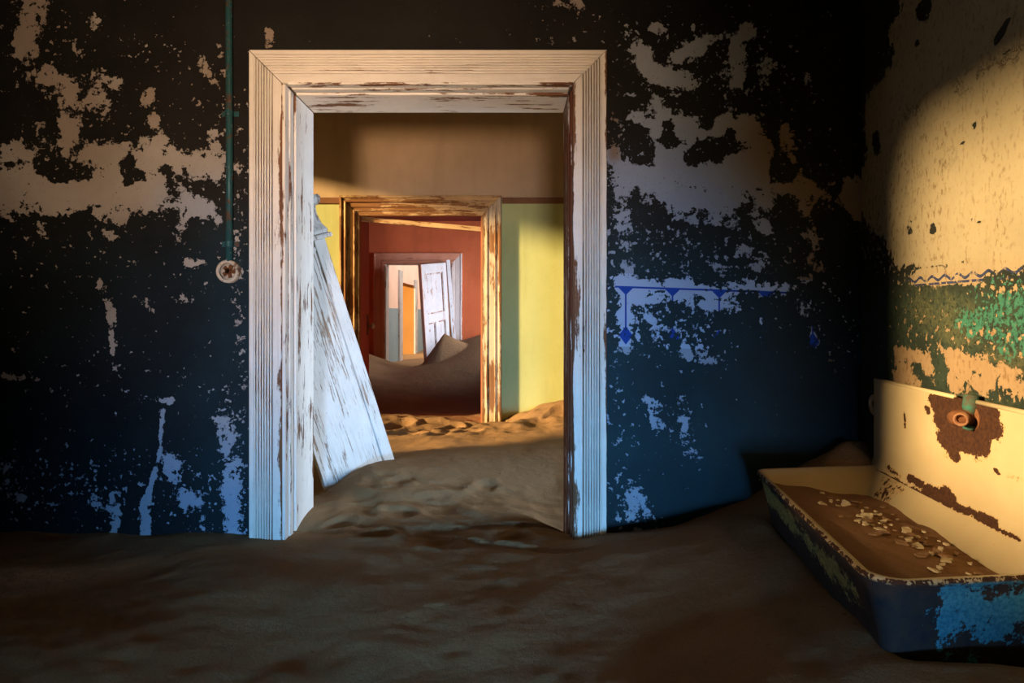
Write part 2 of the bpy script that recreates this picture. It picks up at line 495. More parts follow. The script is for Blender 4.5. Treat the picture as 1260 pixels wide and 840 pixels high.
def wall(name, loc, rotz, us, zs, thick, openings, mats, attr_fn=None):
    """slab: front face at local y=0 looking to -y, back at y=thick; openings (u0,u1,z0,z1)"""
    nu, nz = len(us), len(zs)
    V = [(u, 0.0, z) for z in zs for u in us] + [(u, thick, z) for z in zs for u in us]
    N = nu * nz
    F, MI = [], []
    keep = np.ones((nz - 1, nu - 1), bool)
    for j in range(nz - 1):
        zc = (zs[j] + zs[j + 1]) / 2
        for i in range(nu - 1):
            uc = (us[i] + us[i + 1]) / 2
            for (a, b, c, d) in openings:
                if a < uc < b and c < zc < d: keep[j, i] = False
    def k(j, i): return 0 <= j < nz - 1 and 0 <= i < nu - 1 and keep[j, i]
    for j in range(nz - 1):
        for i in range(nu - 1):
            if not keep[j, i]: continue
            a, b, c, d = j * nu + i, j * nu + i + 1, (j + 1) * nu + i + 1, (j + 1) * nu + i
            F.append((a, b, c, d)); MI.append(0)
            F.append((a + N, d + N, c + N, b + N)); MI.append(1)
            if not k(j, i - 1): F.append((a, d, d + N, a + N)); MI.append(2)
            if not k(j, i + 1): F.append((b, b + N, c + N, c)); MI.append(2)
            if not k(j - 1, i): F.append((a, a + N, b + N, b)); MI.append(2)
            if not k(j + 1, i): F.append((d, c, c + N, d + N)); MI.append(2)
    attrs = attr_fn(np.array(V)) if attr_fn else None
    o = mesh_obj(name, V, F, mats, None, False, attrs)
    o.data.polygons.foreach_set('material_index', MI)
    o.location = loc
    o.rotation_euler = (0, 0, rotz)
    tag(o, kind='structure')
    return o

Y1, Y1B = 2.40, 2.68       # first partition
Y2, Y2B = 5.32, 5.62
Y3, Y3B = 9.60, 9.84
XL = -2.80                 # left outer wall
TOP = 3.25
D1 = (-0.835, 0.232, 2.19)     # rough openings x0, x1, head
D2 = (-1.25, -0.245, 2.16)
D3 = (-1.876, -0.825, 2.085)

def strokes(u, z, L, au=1.0):
    """max of soft capsules; each (u0,z0,u1,z1,r,strength); negative strength carves"""
    d = np.zeros_like(u)
    for (a, b, c, e, r, s) in L:
        du, dz = (c - a), (e - b)
        l2 = (du / au) ** 2 + dz ** 2 + 1e-9
        t = np.clip((((u - a) / au) * (du / au) + (z - b) * dz) / l2, 0, 1)
        q = np.sqrt(((u - a - t * du) / au) ** 2 + (z - b - t * dz) ** 2)
        f = 1 - sstep(0.15, 1.75, q / r)
        if s >= 0: d = np.maximum(d, s * f)
        else: d = d + s * f
    return d

K1 = Y1 / FPX
def fp(L):   # pixel strokes measured off the photograph -> metres on the front wall
    return [((a - HX) * K1, EYE + (HY - b) * K1, (c - HX) * K1, EYE + (HY - e) * K1, r * K1, s) for a, b, c, e, r, s in L]

PEEL = fp([
    # left of the door
    (42, 0, 34, 62, 22, .72), (120, 20, 108, 40, 10, .42), (50, 92, 82, 108, 20, .75), (82, 108, 86, 170, 18, .78),
    (122, 95, 128, 128, 17, .62), (138, 105, 112, 125, 14, .55), (88, 54, 96, 62, 10, .45),
    (-5, 232, 60, 232, 30, .95), (10, 188, 40, 190, 16, .70), (60, 240, 150, 232, 26, 1.0), (110, 198, 215, 200, 26, .85),
    (150, 232, 190, 236, 30, 1.0), (120, 258, 150, 268, 16, .7), (190, 180, 205, 235, 22, .85), (76, 195, 88, 196, 10, .6),
    (235, 200, 275, 205, 22, .82), (228, 248, 254, 258, 17, .78), (258, 265, 268, 270, 9, .55), (205, 250, 225, 262, 12, .5),
    (50, 160, 60, 184, 10, .5), (182, 120, 190, 150, 12, .52), (215, 235, 222, 300, 12, .38), (262, 165, 268, 200, 10, .55),
    (250, 75, 262, 100, 10, .42), (272, 60, 276, 90, 8, .40), (330, 40, 330, 52, 9, .60), (485, 48, 492, 52, 8, .60), (128, 285, 140, 290, 9, .55),
    (8, 262, 14, 268, 9, .5), (48, 275, 52, 290, 6, .5), (232, 322, 252, 324, 7, .55), (126, 350, 138, 395, 10, .60), (138, 395, 140, 455, 6, .48),
    (176, 370, 190, 380, 9, .42), (215, 368, 236, 368, 7, .45), (196, 492, 212, 493, 5, .85), (200, 505, 196, 560, 3.5, .75), (196, 560, 180, 615, 4.5, .75),
    (180, 615, 178, 665, 8, .80), (275, 520, 290, 600, 18, .50), (282, 600, 292, 660, 17, .58), (210, 570, 235, 620, 18, .48), (140, 610, 142, 650, 11, .55),
    (252, 640, 258, 655, 11, .55), (0, 560, 20, 610, 20, .34), (90, 590, 130, 620, 20, .34), (5, 463, 55, 468, 5, .45), (292, 250, 296, 470, 12, .34),
    (-60, 230, -10, 232, 34, .9), (-160, 210, -60, 236, 30, .7),
    # right of the door, upper islands
    (786, 58, 802, 88, 14, .85), (802, 88, 846, 99, 15, .90), (834, 70, 873, 53, 13, .82), (906, 48, 906, 100, 13, .82), (922, 38, 912, 48, 13, .75),
    (940, 75, 938, 98, 12, .62), (806, 36, 812, 36, 11, .72), (852, 33, 852, 40, 7, .62), (772, 42, 774, 50, 7, .48), (890, 88, 896, 96, 9, .6), (990, 92, 992, 98, 8, .48),
    (706, 0, 712, 5, 12, .6), (696, 30, 704, 52, 7, .60), (868, 45, 900, 45, 9, .5),
    # big patch
    (790, 155, 920, 160, 22, .95), (780, 205, 930, 205, 34, 1.1), (800, 240, 900, 244, 20, 1.0), (808, 125, 812, 150, 12, .78), (770, 160, 775, 330, 13, .66),
    (895, 130, 898, 150, 9, .7), (930, 175, 946, 250, 17, .85), (946, 200, 976, 245, 20, .80), (966, 165, 980, 225, 15, .72), (980, 235, 1056, 246, 18, .95), (994, 250, 996, 290, 19, .92), (1005, 265, 1012, 300, 12, .7),
    (934, 268, 940, 280, 13, .75), (920, 310, 932, 325, 14, .60), (1040, 235, 1062, 262, 20, .95), (760, 235, 766, 300, 10, .6), (810, 262, 850, 268, 12, .55), (870, 268, 905, 275, 11, .52),
    (990, 300, 1010, 330, 12, .45), (1040, 285, 1056, 285, 11, .55), (775, 310, 870, 330, 26, .30),
    # stencil band
    (768, 347, 840, 354, 14, .95), (840, 356, 900, 362, 11, .75), (900, 352, 965, 356, 10, .72), (770, 360, 771, 425, 11, .80), (785, 368, 830, 366, 11, .70), (850, 375, 905, 376, 10, .70),
    (845, 432, 875, 442, 10, .62), (790, 380, 830, 420, 26, .36), (990, 375, 996, 385, 12, .60), (1000, 405, 1004, 425, 9, .42), (985, 340, 1000, 345, 10, .45),
    (800, 490, 806, 520, 10, .52), (812, 520, 824, 530, 8, .5), (845, 430, 850, 440, 9, .5), (780, 600, 790, 640, 17, .46), (776, 635, 786, 650, 10, .62), (830, 500, 850, 560, 22, .30),
    # dark islands left in the bare areas
    (62, 205, 68, 208, 15, -.9), (75, 212, 100, 214, 10, -.6), (158, 200, 160, 220, 9, -.7), (172, 215, 176, 220, 7, -.6), (205, 210, 212, 240, 8, -.5),
    (782, 168, 786, 192, 15, -.95), (822, 155, 824, 175, 8, -.8), (866, 190, 890, 184, 15, -.85), (846, 195, 850, 200, 9, -.6), (898, 162, 900, 164, 5, -.9), (958, 205, 964, 212, 12, -1.0),
    (868, 120, 872, 150, 10, -.8), (800, 182, 802, 200, 8, -.4), (800, 252, 805, 330, 20, -.5), (968, 255, 980, 300, 15, -.6), (1012, 225, 1030, 232, 9, -.5), (1015, 262, 1040, 300, 22, -.6),
])
BROWN = fp([(965, 180, 1060, 300, 60, .95), (40, 0, 90, 160, 60, .45), (330, 45, 700, 20, 30, .6), (1000, 330, 1010, 440, 40, .9), (754, 100, 756, 190, 8, .9), (190, 120, 260, 100, 40, .5)])
BLUE = fp([(780, 140, 900, 300, 120, .9), (780, 80, 900, 80, 70, .75), (770, 360, 900, 640, 150, 1.0), (180, 560, 300, 640, 90, 1.0), (0, 560, 200, 640, 60, .9), (220, 250, 260, 250, 30, .5)])  # bluish plaster tint, in part cool daylight painted into the colour
TEAL = fp([(760, 400, 860, 600, 190, 1.0), (290, 300, 300, 640, 60, .5)])

PEEL = [(a, b, c, d, r, s + 0.13 if 0 < s < 0.6 else s) for a, b, c, d, r, s in PEEL]
SPECK = fp([(770, 290, 930, 320, 45, .75), (780, 400, 860, 410, 45, .85), (900, 380, 960, 390, 30, .4), (756, 150, 760, 640, 16, .75), (790, 520, 830, 520, 40, .6), (785, 620, 800, 640, 30, .6),
            (0, 600, 290, 600, 60, .62), (285, 480, 292, 650, 18, .85), (20, 200, 270, 220, 80, .5), (60, 60, 130, 150, 70, .55), (180, 60, 290, 160, 60, .45), (0, 300, 300, 330, 60, .42), (0, 440, 250, 480, 60, .36),
            (800, 80, 940, 90, 70, .6), (780, 190, 980, 220, 90, .5), (980, 300, 1040, 420, 40, .55), (690, 20, 740, 40, 25, .5), (288, 150, 296, 330, 10, .7)])
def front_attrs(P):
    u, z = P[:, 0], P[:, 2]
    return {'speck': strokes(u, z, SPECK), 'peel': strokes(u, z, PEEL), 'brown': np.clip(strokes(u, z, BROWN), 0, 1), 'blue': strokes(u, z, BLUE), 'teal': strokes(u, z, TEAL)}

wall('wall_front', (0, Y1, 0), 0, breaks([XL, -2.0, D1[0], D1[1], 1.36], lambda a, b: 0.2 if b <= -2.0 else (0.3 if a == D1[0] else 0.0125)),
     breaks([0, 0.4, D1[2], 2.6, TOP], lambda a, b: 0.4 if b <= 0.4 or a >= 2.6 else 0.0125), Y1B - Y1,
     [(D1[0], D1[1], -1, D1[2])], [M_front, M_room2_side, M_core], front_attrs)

# right wall of the first room runs a little askew
CX, CY = 1.29, Y1
TH = -(PI / 2 + math.atan(0.1))
WD = Vector((math.cos(TH), math.sin(TH), 0))       # along the wall towards the viewer
WN = Vector((math.sin(TH), -math.cos(TH), 0))      # into the room
def rw(px, py, off=0.0):
    t = (px - HX) / FPX
    Y = (1.05 - off) / (t - 0.1)
    X = t * Y
    u = (X - CX) * WD.x + (Y - CY) * WD.y
    return u, EYE + (HY - py) * Y / FPX, Y
def rp(L, off=0.0):
    out = []
    for a, b, c, e, r, s in L:
        u0, z0, ya = rw(a, b, off); u1, z1, yb = rw(c, e, off)
        out.append((u0, z0, u1, z1, r * (ya + yb) / 2 / FPX, s))
    return out
BARE = rp([
    (1105, 40, 1300, 40, 70, 1.5), (1090, 120, 1300, 120, 70, 1.5), (1085, 220, 1300, 200, 70, 1.5), (1085, 265, 1300, 255, 50, 1.5), (1105, 300, 1300, 285, 30, 1.4), (1130, 342, 1198, 337, 12, 1.0), (1195, 325, 1300, 318, 14, .8),
    (1112, 442, 1150, 452, 22, .74), (1112, 466, 1175, 468, 20, .70), (1165, 440, 1215, 462, 24, .74), (1205, 468, 1290, 482, 22, .64), (1225, 455, 1280, 462, 12, .58), (1110, 430, 1120, 436, 8, .7),
    (1130, 455, 1150, 490, 7, -.5), (1155, 440, 1158, 480, 8, -.5),
    (1240, 25, 1230, 46, 5, -1.5), (1228, 44, 1226, 50, 5, -1.5), (1240, 62, 1236, 66, 4.5, -1.4), (1128, 52, 1129, 54, 5, -1.3), (1199, 152, 1200, 154, 5, -1.3), (1184, 175, 1185, 176, 3.5, -1.2),
    (1195, 271, 1196, 272, 3.5, -1.3), (1204, 271, 1205, 272, 3.5, -1.3), (1146, 272, 1148, 284, 6, -1.1), (1118, 260, 1120, 285, 8, -.9), (1078, 165, 1080, 190, 6, -.9), (1100, 10, 1140, 8, 12, -.8), (1135, 12, 1140, 25, 10, -.8),
    (1062, 20, 1075, 90, 30, -1.0), (1062, 280, 1082, 320, 22, -.8), (1058, 130, 1060, 200, 10, -.7), (1085, 30, 1100, 60, 16, -.55),
])
TURQ = rp([(1195, 395, 1235, 390, 22, .62), (1215, 410, 1260, 420, 16, .55), (1240, 375, 1300, 400, 26, .60), (1200, 360, 1260, 345, 18, .34), (1150, 420, 1190, 430, 14, .22), (1240, 430, 1300, 420, 16, .5)])
OLIVE = rp([(1140, 380, 1185, 400, 34, .7), (1165, 395, 1175, 420, 16, .9), (1230, 450, 1300, 445, 26, .75), (1180, 470, 1260, 500, 30, .4)])
CRACK = rp([(1105, 150, 1190, 100, 14, 1.0), (1190, 100, 1300, 40, 14, 1.0), (1120, 230, 1170, 190, 14, .5)])
FLECK = rp([(1215, 345, 1300, 350, 22, 1.0), (1130, 400, 1190, 420, 30, .6), (1200, 420, 1300, 425, 24, .8), (1070, 300, 1120, 330, 30, .7)])
def right_attrs(P):
    u, z = P[:, 0], P[:, 2]
    return {'fleck': strokes(u, z, FLECK, 1.7), 'bare': strokes(u, z, BARE, 1.7), 'turq': strokes(u, z, TURQ, 1.7), 'olive': np.clip(strokes(u, z, OLIVE, 1.7), 0, 1), 'crack': np.clip(strokes(u, z, CRACK, 1.7), 0, 1)}
wall('wall_right', (CX, CY, 0), TH, breaks([-0.25, 0.0, 1.1, 5.6], lambda a, b: 0.25 if b <= 0 else (0.0125 if b <= 1.1 else 0.4)),
     breaks([0, 0.5, 2.7, TOP], lambda a, b: 0.0125 if a == 0.5 else 0.5), 0.3, [], [M_right, M_core, M_core], right_attrs)

# the outer left wall of rooms one and two with the two sun windows
W1 = (-1.25, 0.29, 1.80, 2.88)
W2 = (2.74, 5.10, 0.95, 2.78)
wall('wall_left', (XL, 0, 0), PI / 2, [-3.3, W1[0], W1[1], 2.54], [0, W1[2], W1[3], TOP], 0.3, [W1], [M_dim, M_core, M_core])
wall('wall_left.001', (XL, 0, 0), PI / 2, [2.54, W2[0], W2[1], 5.47], [0, W2[2], W2[3], TOP], 0.3, [W2], [M_room2_side, M_core, M_core])
wall('wall_left.002', (XL, 0, 0), PI / 2, [5.47, 9.72], [0, TOP], 0.3, [], [M_room3, M_core, M_core])
# unseen rear wall with an opening added for the two fill lamps
wall('wall_back', (0, -3.0, 0), PI, [-2.0, -0.3, 0.9, 3.1], [0, 2.2, TOP], 0.3, [(-0.3, 0.9, -1, 2.2)], [M_dim, M_core, M_core])
# second room
wall('wall_middle', (0, Y2, 0), 0, [XL, D2[0], D2[1], 3.0], [0, D2[2], TOP], Y2B - Y2, [(D2[0], D2[1], -1, D2[2])], [M_room2, M_room3, M_core])
wall('wall_right.001', (2.8, 0, 0), -PI / 2, [-5.47, -4.0, -2.9, -2.54], [0, 0.85, 2.25, TOP], 0.3, [(-4.0, -2.9, 0.85, 2.25)], [M_room2_side, M_core, M_core])
# third room
wall('wall_far', (0, Y3, 0), 0, [XL, D3[0], D3[1], 1.9], [0, D3[2], TOP], Y3B - Y3, [(D3[0], D3[1], -1, D3[2])], [M_room3, M_room4, M_core])
wall('wall_right.002', (1.6, 0, 0), -PI / 2, [-9.72, -8.8, -7.4, -5.47], [0, 1.05, 2.35, TOP], 0.3, [(-8.8, -7.4, 1.05, 2.35)], [M_room3, M_core, M_core])  # window opening added on this side, clear of the sun
# fourth room, its roof left off to let light in, and the sunlit one beside it
D4 = (11.72, 13.25, 1.91)
wall('wall_left.003', (-2.0, 0, 0), PI / 2, [Y3B, D4[0], D4[1], 17.0], [0, D4[2], 2.9], 0.25, [(D4[0], D4[1], -1, D4[2])], [M_room4, M_room5, M_room5])
wall('wall_end', (0, 17.0, 0), 0, [-5.2, 1.9], [0, 2.9], 0.3, [], [M_room5, M_core, M_core])
wall('wall_right.003', (1.6, 0, 0), -PI / 2, [-17.0, -Y3B], [0, 2.9], 0.3, [], [M_room4, M_core, M_core])

for nm, x0, x1, y0, y1 in (('ceiling', XL - 0.3, 2.2, -3.3, Y1 + 0.14), ('ceiling.001', XL - 0.3, 3.1, Y1 + 0.14, Y2 + 0.15), ('ceiling.002', XL - 0.3, 1.9, Y2 + 0.15, Y3B)):
    tag(box(nm, x0, x1, y0, y1, TOP, TOP + 0.2, M_ceil), kind='structure')
tag(box('floor', XL - 0.3, 3.1, -3.3, 17.3, -0.15, 0.0, M_core), kind='structure')

# brown picture rail round the second room
for nm, x0, x1 in (('trim_1', XL, -1.405), ('trim_2', -0.082, 3.0 - 0.2)):
    zc = EYE + (385 - 247) * Y2 / FPX
    tag(box(nm, x0, x1, Y2 - 0.014, Y2, zc - 0.024, zc + 0.026, M_rail, None, 0.004), kind='structure')

# ------------------------------------------------------------------ door frames
def casing_piece(name, parent, prof, length, mit0, mit1, mat, flip, M, wear_in=0.0, seg=60, wear_out=0.0):
    """prof: (u across from the outer edge, d proud of the wall); local z runs along the piece;
    mit0/mit1: ends cut at 45 degrees (start rises / end drops with u)"""
    V, F, W = [], [], []
    P = [(prof[0][0], 0.0, 0.0)] + [(*q, 0.0)[:3] for q in prof] + [(prof[-1][0], 0.0, 0.0)]
    wmax = prof[-1][0]
    n = len(P)
    for k in range(seg + 1):
        for (u, d, g) in P:
            a = mit0 * u
            b = length - mit1 * u
            z = a + (b - a) * k / seg
            V.append(((u if not flip else -u), -d, z))
            e = min(u, wmax - u)
            inn = max(0.0, 1 - (wmax - u) / 0.02)
            out = max(0.0, 1 - u / 0.012)
            W.append(wear_in * inn + wear_out * out + 0.05 * max(0.0, 1 - e / 0.004) + g)
    for k in range(seg):
        for i in range(n - 1):
            q = (k * n + i, k * n + i + 1, (k + 1) * n + i + 1, (k + 1) * n + i)
            F.append(q if not flip else q[::-1])
    e0, e1 = tuple(range(n)), tuple(range(seg * n, seg * n + n))
    F.append(e0[::-1] if not flip else e0)
    F.append(e1 if not flip else e1[::-1])
    o = mesh_obj(name, V, F, mat, parent, False, {'wear': W})
    o.matrix_local = M
    return o

def door_frame(name, x0, x1, ztop, ywall, prof, mats, zbot=0.0, wear=(0.1, 0.1, 0.1), head=None):
    """mitred casings: x0,x1,ztop are the OUTER edges"""
    r = empty(name, (0, 0, 0))
    tag(r, kind='structure')
    T = Matrix.Translation
    casing_piece('casing', r, prof, ztop - zbot - 0.003, 0, 1, mats[0], False, T((x0, ywall, zbot)), wear[0])
    casing_piece('casing', r, prof, ztop - zbot - 0.003, 0, 1, mats[1], True, T((x1, ywall, zbot)), wear[1], 60, wear[1] * 0.7)
    casing_piece('casing', r, head or prof, x1 - x0, 1, 1, mats[2], False, T((x0, ywall, ztop)) @ Matrix.Rotation(PI / 2, 4, 'Y'), wear[2])
    return r

fl = [(0.0, 0.030), (0.003, 0.034), (0.016, 0.034)]
for k in range(7):
    b = 0.019 + k * 0.0098
    fl += [(b, 0.0355), (b + 0.0034, 0.0385), (b + 0.0062, 0.0355), (b + 0.0076, 0.0285, 0.30)]
fl += [(0.089, 0.037), (0.092, 0.040), (0.118, 0.040), (0.124, 0.036)]
door1 = door_frame('door_1', -0.9588, 0.3452, 2.309, Y1, fl, (M_casing, M_casing, M_casing), 0.2, (0.16, 0.20, 0.10), [(q[0], q[1] if len(q) == 2 else 0.0325, *([0.10] if len(q) == 3 else [])) for q in fl])

def board(name, parent, mat, a, b, w0, w1, d0, d1, axis, bw=0.004, wear=None):
    """a board with its length along local z. axis 'z': box x w0..w1, y d0..d1, z a..b; axis 'x': length along world x, w = z range"""
    if axis == 'z':
        o = box(name, w0, w1, d0, d1, a, b, mat, parent, bw)
    else:
        o = box(name, -w1, -w0, d0, d1, a, b, mat, parent, bw)
        o.matrix_local = Matrix.Rotation(PI / 2, 4, 'Y')
    return o
# linings of the first doorway: an outer stop, a groove and the deep board, each side and overhead
LX, RX, LZ = -0.815, 0.2115, 2.172
board('jamb', door1, M_jamb, 0.2, LZ + 0.01, -0.836, -0.824, 2.362, 2.46, 'z')
board('jamb', door1, M_jamb, 0.2, LZ, -0.836, LX, 2.452, 2.672, 'z')
board('stop', door1, M_jamb, 0.2, LZ, -0.832, LX - 0.004, 2.40, 2.440, 'z', 0.005)
board('jamb', door1, M_bare_jamb, 0.2, LZ + 0.01, 0.222, 0.234, 2.362, 2.46, 'z')
board('jamb', door1, M_bare_jamb, 0.2, LZ, RX, 0.234, 2.452, 2.672, 'z')
board('stop', door1, M_bare_jamb, 0.2, LZ, RX + 0.004, 0.230, 2.40, 2.440, 'z', 0.005)
board('lintel', door1, M_jamb, LX, RX, LZ + 0.008, LZ + 0.02, 2.362, 2.46, 'x')
board('lintel', door1, M_jamb, LX, RX, LZ, LZ + 0.02, 2.452, 2.672, 'x')
board('stop', door1, M_jamb, LX, RX, LZ + 0.004, LZ + 0.018, 2.40, 2.440, 'x', 0.005)

# second doorway: heavy stepped mouldings
st = [(0.0, 0.05), (0.004, 0.064), (0.018, 0.066), (0.024, 0.056), (0.034, 0.052), (0.040, 0.058), (0.052, 0.062), (0.058, 0.046),
      (0.092, 0.044), (0.098, 0.036), (0.108, 0.034), (0.112, 0.044), (0.122, 0.046), (0.128, 0.034), (0.156, 0.032), (0.164, 0.026)]
door2 = door_frame('door_2', -1.4005, -0.0855, 2.303, Y2, st, (M_gold, M_goldwhite, M_gold), 0.2, (0.1, 0.12, 0.08))
board('jamb', door2, M_darkred, 0.2, 2.14, -1.25, -1.236, Y2, Y2B + 0.005, 'z')
board('jamb', door2, M_darkred, 0.2, 2.14, -0.256, -0.244, Y2, Y2B + 0.005, 'z')
board('lintel', door2, M_darkred, -1.25, -0.245, 2.145, 2.162, Y2, Y2B + 0.005, 'x')
# head stop torn loose, hanging down at its right end
hs = box('head_stop', -0.02, 0.02, -0.014, 0.014, 0.0, 1.0, M_gold, door2, 0.004)
hs.location = (-1.238, Y2 + 0.03, 2.122)
hs.rotation_euler = (0, PI / 2 + math.atan(0.085), 0)
# lock plate and knob on the dark red left lining
kn = box('lock_plate', -1.236, -1.231, Y2B - 0.085, Y2B - 0.035, 1.16, 1.34, M_rust, door2, 0.002)
kV, kF = tube([(-1.231, Y2B - 0.06, 1.24), (-1.205, Y2B - 0.06, 1.24), (-1.20, Y2B - 0.06, 1.24), (-1.185, Y2B - 0.06, 1.24), (-1.175, Y2B - 0.06, 1.24)], [0.010, 0.010, 0.024, 0.028, 0.012], 14)
mesh_obj('door_knob', kV, kF, M_porc, door2, True)

# third doorway
st3 = [(0.0, 0.03), (0.005, 0.042), (0.02, 0.044), (0.03, 0.034), (0.10, 0.032), (0.106, 0.026), (0.118, 0.036), (0.15, 0.038), (0.165, 0.03)]
door3 = door_frame('door_3', -2.04, -0.735, 2.235, Y3, st3, (M_redwood, M_greywood, M_redwood), 0.2, (0.08, 0.1, 0.08))
board('jamb', door3, M_leaf, 0.2, 2.075, -1.878, -1.862, Y3, Y3B + 0.005, 'z')
board('jamb', door3, M_greywood, 0.2, 2.075, -0.84, -0.824, Y3, Y3B + 0.005, 'z')
board('lintel', door3, M_leaf, -1.876, -0.825, 2.072, 2.087, Y3, Y3B + 0.005, 'x')

# white frame of the opening in the fourth room's left wall
door4 = empty('door_4'); tag(door4, kind='structure')
box('casing', -2.0, -1.965, D4[0] - 0.30, D4[0], 0.2, D4[2] + 0.20, M_leaf, door4, 0.004)
box('casing', -2.0, -1.965, D4[1], D4[1] + 0.30, 0.2, D4[2] + 0.12, M_leaf, door4, 0.004)

# white panelled leaf, sagging on its hinge
leaf = empty('panelled_door')
tag(leaf, 'white panelled door with peeling paint sagging open in the farthest doorway behind a sand dune', 'door')
lw, lh = 0.66, 1.85
M_brownmould = painted_wood('brown_moulding', (0.5, 0.45, 0.42), (0.6, 0.55, 0.5), (0.20, 0.09, 0.05), (0.28, 0.15, 0.09), 0.52)  # browner than the leaf, outlines its panels
lb = lambda nm, x0, x1, z0, z1, y0=-0.02, y1=0.02, p=leaf: box(nm, x0, x1, y0, y1, z0, z1, M_leaf, p, 0.003)
lb('stile', 0.0, 0.10, 0, lh); lb('stile', lw - 0.10, lw, 0, lh)
for a, b in ((0, 0.2), (1.03, 1.15), (lh - 0.13, lh)): lb('rail', 0.10, lw - 0.10, a, b)
lb('mullion', 0.29, 0.37, 0.2, 1.03)
for (a, b, c, d) in ((0.10, lw - 0.10, 1.15, lh - 0.13), (0.10, 0.29, 0.2, 1.03), (0.37, lw - 0.10, 0.2, 1.03)):
    p = lb('panel', a, b, c, d, 0.004, 0.012)
    for (x0, x1, z0, z1) in ((a, a + 0.018, c, d), (b - 0.018, b, c, d), (a + 0.018, b - 0.018, c, c + 0.018), (a + 0.018, b - 0.018, d - 0.018, d)):
        q = box('panel_moulding', x0, x1, -0.010, 0.004, z0, z1, M_brownmould, p, 0.003)
box('edge_strip', -0.012, 0.0, -0.022, 0.022, 0, lh, M_redwood, leaf)
leaf.matrix_world = Matrix.Translation((-1.165, 9.03, 0.17)) @ Matrix.Rotation(math.atan2(0.6, 0.28), 4, 'Z') @ Matrix.Rotation(math.radians(-6.5), 4, 'Y')

# loose lining strip slanting beside it
ls = box('loose_board', -0.028, 0.028, -0.012, 0.012, 0, 1.45, M_leaf, None, 0.003)
ls.location = (-0.83, 9.53, 0.68); ls.rotation_euler = (0, math.radians(-4.6), math.radians(25))
tag(ls, 'narrow pale board slanting loose beside the white panelled door of the farthest doorway', 'board')

# ------------------------------------------------------------------ sand
CP = np.array([
    (-2.8, 2.4, .55), (-1.9, 2.38, .54), (-1.3, 2.38, .535), (-0.96, 2.36, .53), (-0.84, 2.36, .53), (0.23, 2.36, .525), (0.35, 2.36, .54), (0.6, 2.38, .575), (0.9, 2.38, .665), (1.06, 2.36, .72), (1.19, 2.34, .82), (1.22, 2.2, .74), (1.22, 2.0, .70),
    (0.80, 2.12, .665), (0.72, 1.75, .66), (0.70, 1.4, .665), (0.80, 1.2, .675), (1.1, 1.1, .68), (1.15, 0.7, .66), (0.95, 1.7, .66), (0.45, 1.6, .565), (0.25, 1.2, .54), (0, 1.5, .505), (-0.5, 1.9, .52), (-0.8, 1.5, .50), (-1.2, 1.6, .53), (-1.8, 1.7, .52), (-1.6, 1.2, .47), (-0.5, 1.1, .47),
    (0, 0, .42), (1.0, 0, .55), (-2.5, 0, .42), (0, -3, .38), (-2.8, -3, .4), (1, -3, .45), (-2.8, 1.2, .48),
    (-0.76, 2.67, .56), (0.20, 2.66, .475), (0.12, 2.6, .50), (-0.3, 2.65, .545), (-0.85, 3.02, .555), (-0.72, 3.02, .605), (-0.55, 3.2, .625), (-0.3, 3.4, .605), (0.3, 3.4, .575), (0.1, 4.0, .55), (-0.8, 4.1, .50), (0.5, 4.4, .60), (1.2, 3.4, .58), (2.8, 3.5, .6), (2.8, 5.2, .6),
    (0, 4.9, .535), (0.45, 5.25, .65), (0.05, 5.28, .525), (-0.15, 5.18, .44), (-0.5, 5.0, .50), (-1.2, 5.2, .50), (-0.7, 5.45, .50), (-1.6, 5.0, .52), (-2.8, 4.2, .55), (-1.7, 3.2, .6), (-2.6, 3.0, .6),
    (-1.4, 6.2, .44), (-0.6, 6.2, .42), (-1.4, 7.0, .54), (-0.6, 7.0, .52), (-1.6, 7.9, .60), (-1.1, 8.0, .66), (-0.4, 7.8, .74), (0.4, 8, .8), (-0.55, 8.7, 1.0), (-0.2, 8.8, 1.1), (1, 8.7, 1.1), (1.0, 6.2, .6), (-2.0, 6.5, .6),
    (-2.1, 9.2, .80), (-1.8, 9.3, .68), (-1.5, 9.3, .60), (-1.27, 9.0, .55), (-2.4, 8, .85), (-2.7, 9, .95), (-0.9, 9.4, .9), (-1.3, 9.7, .56),
    (-1.6, 11, .52), (-1.9, 13, .52), (-1.0, 11, .6), (0, 12, .6), (0, 16, .6), (-2, 16.5, .5), (-4, 14, .5), (-4, 16.5, .5), (-4, 11, .5),
])
def _phi(r): return np.sqrt(r * r + 0.07 ** 2)
_n = len(CP)
_d = np.hypot(CP[:, None, 0] - CP[None, :, 0], CP[:, None, 1] - CP[None, :, 1])
_A = np.zeros((_n + 1, _n + 1)); _A[:_n, :_n] = -_phi(_d) - np.eye(_n) * 0.02; _A[:_n, _n] = 1; _A[_n, :_n] = 1
_W = np.linalg.solve(_A, np.append(CP[:, 2], 0))

def vnoise(x, y, seed):
    """smooth value noise, vectorised"""
    rs = np.random.RandomState(seed)
    G = rs.rand(256, 256)
    xi, yi = np.floor(x).astype(int), np.floor(y).astype(int)
    fx, fy = x - xi, y - yi
    fx = fx * fx * fx * (fx * (fx * 6 - 15) + 10); fy = fy * fy * fy * (fy * (fy * 6 - 15) + 10)
    g = lambda a, b: G[a % 256, b % 256]
    return (g(xi, yi) * (1 - fx) + g(xi + 1, yi) * fx) * (1 - fy) + (g(xi, yi + 1) * (1 - fx) + g(xi + 1, yi + 1) * fx) * fy - 0.5

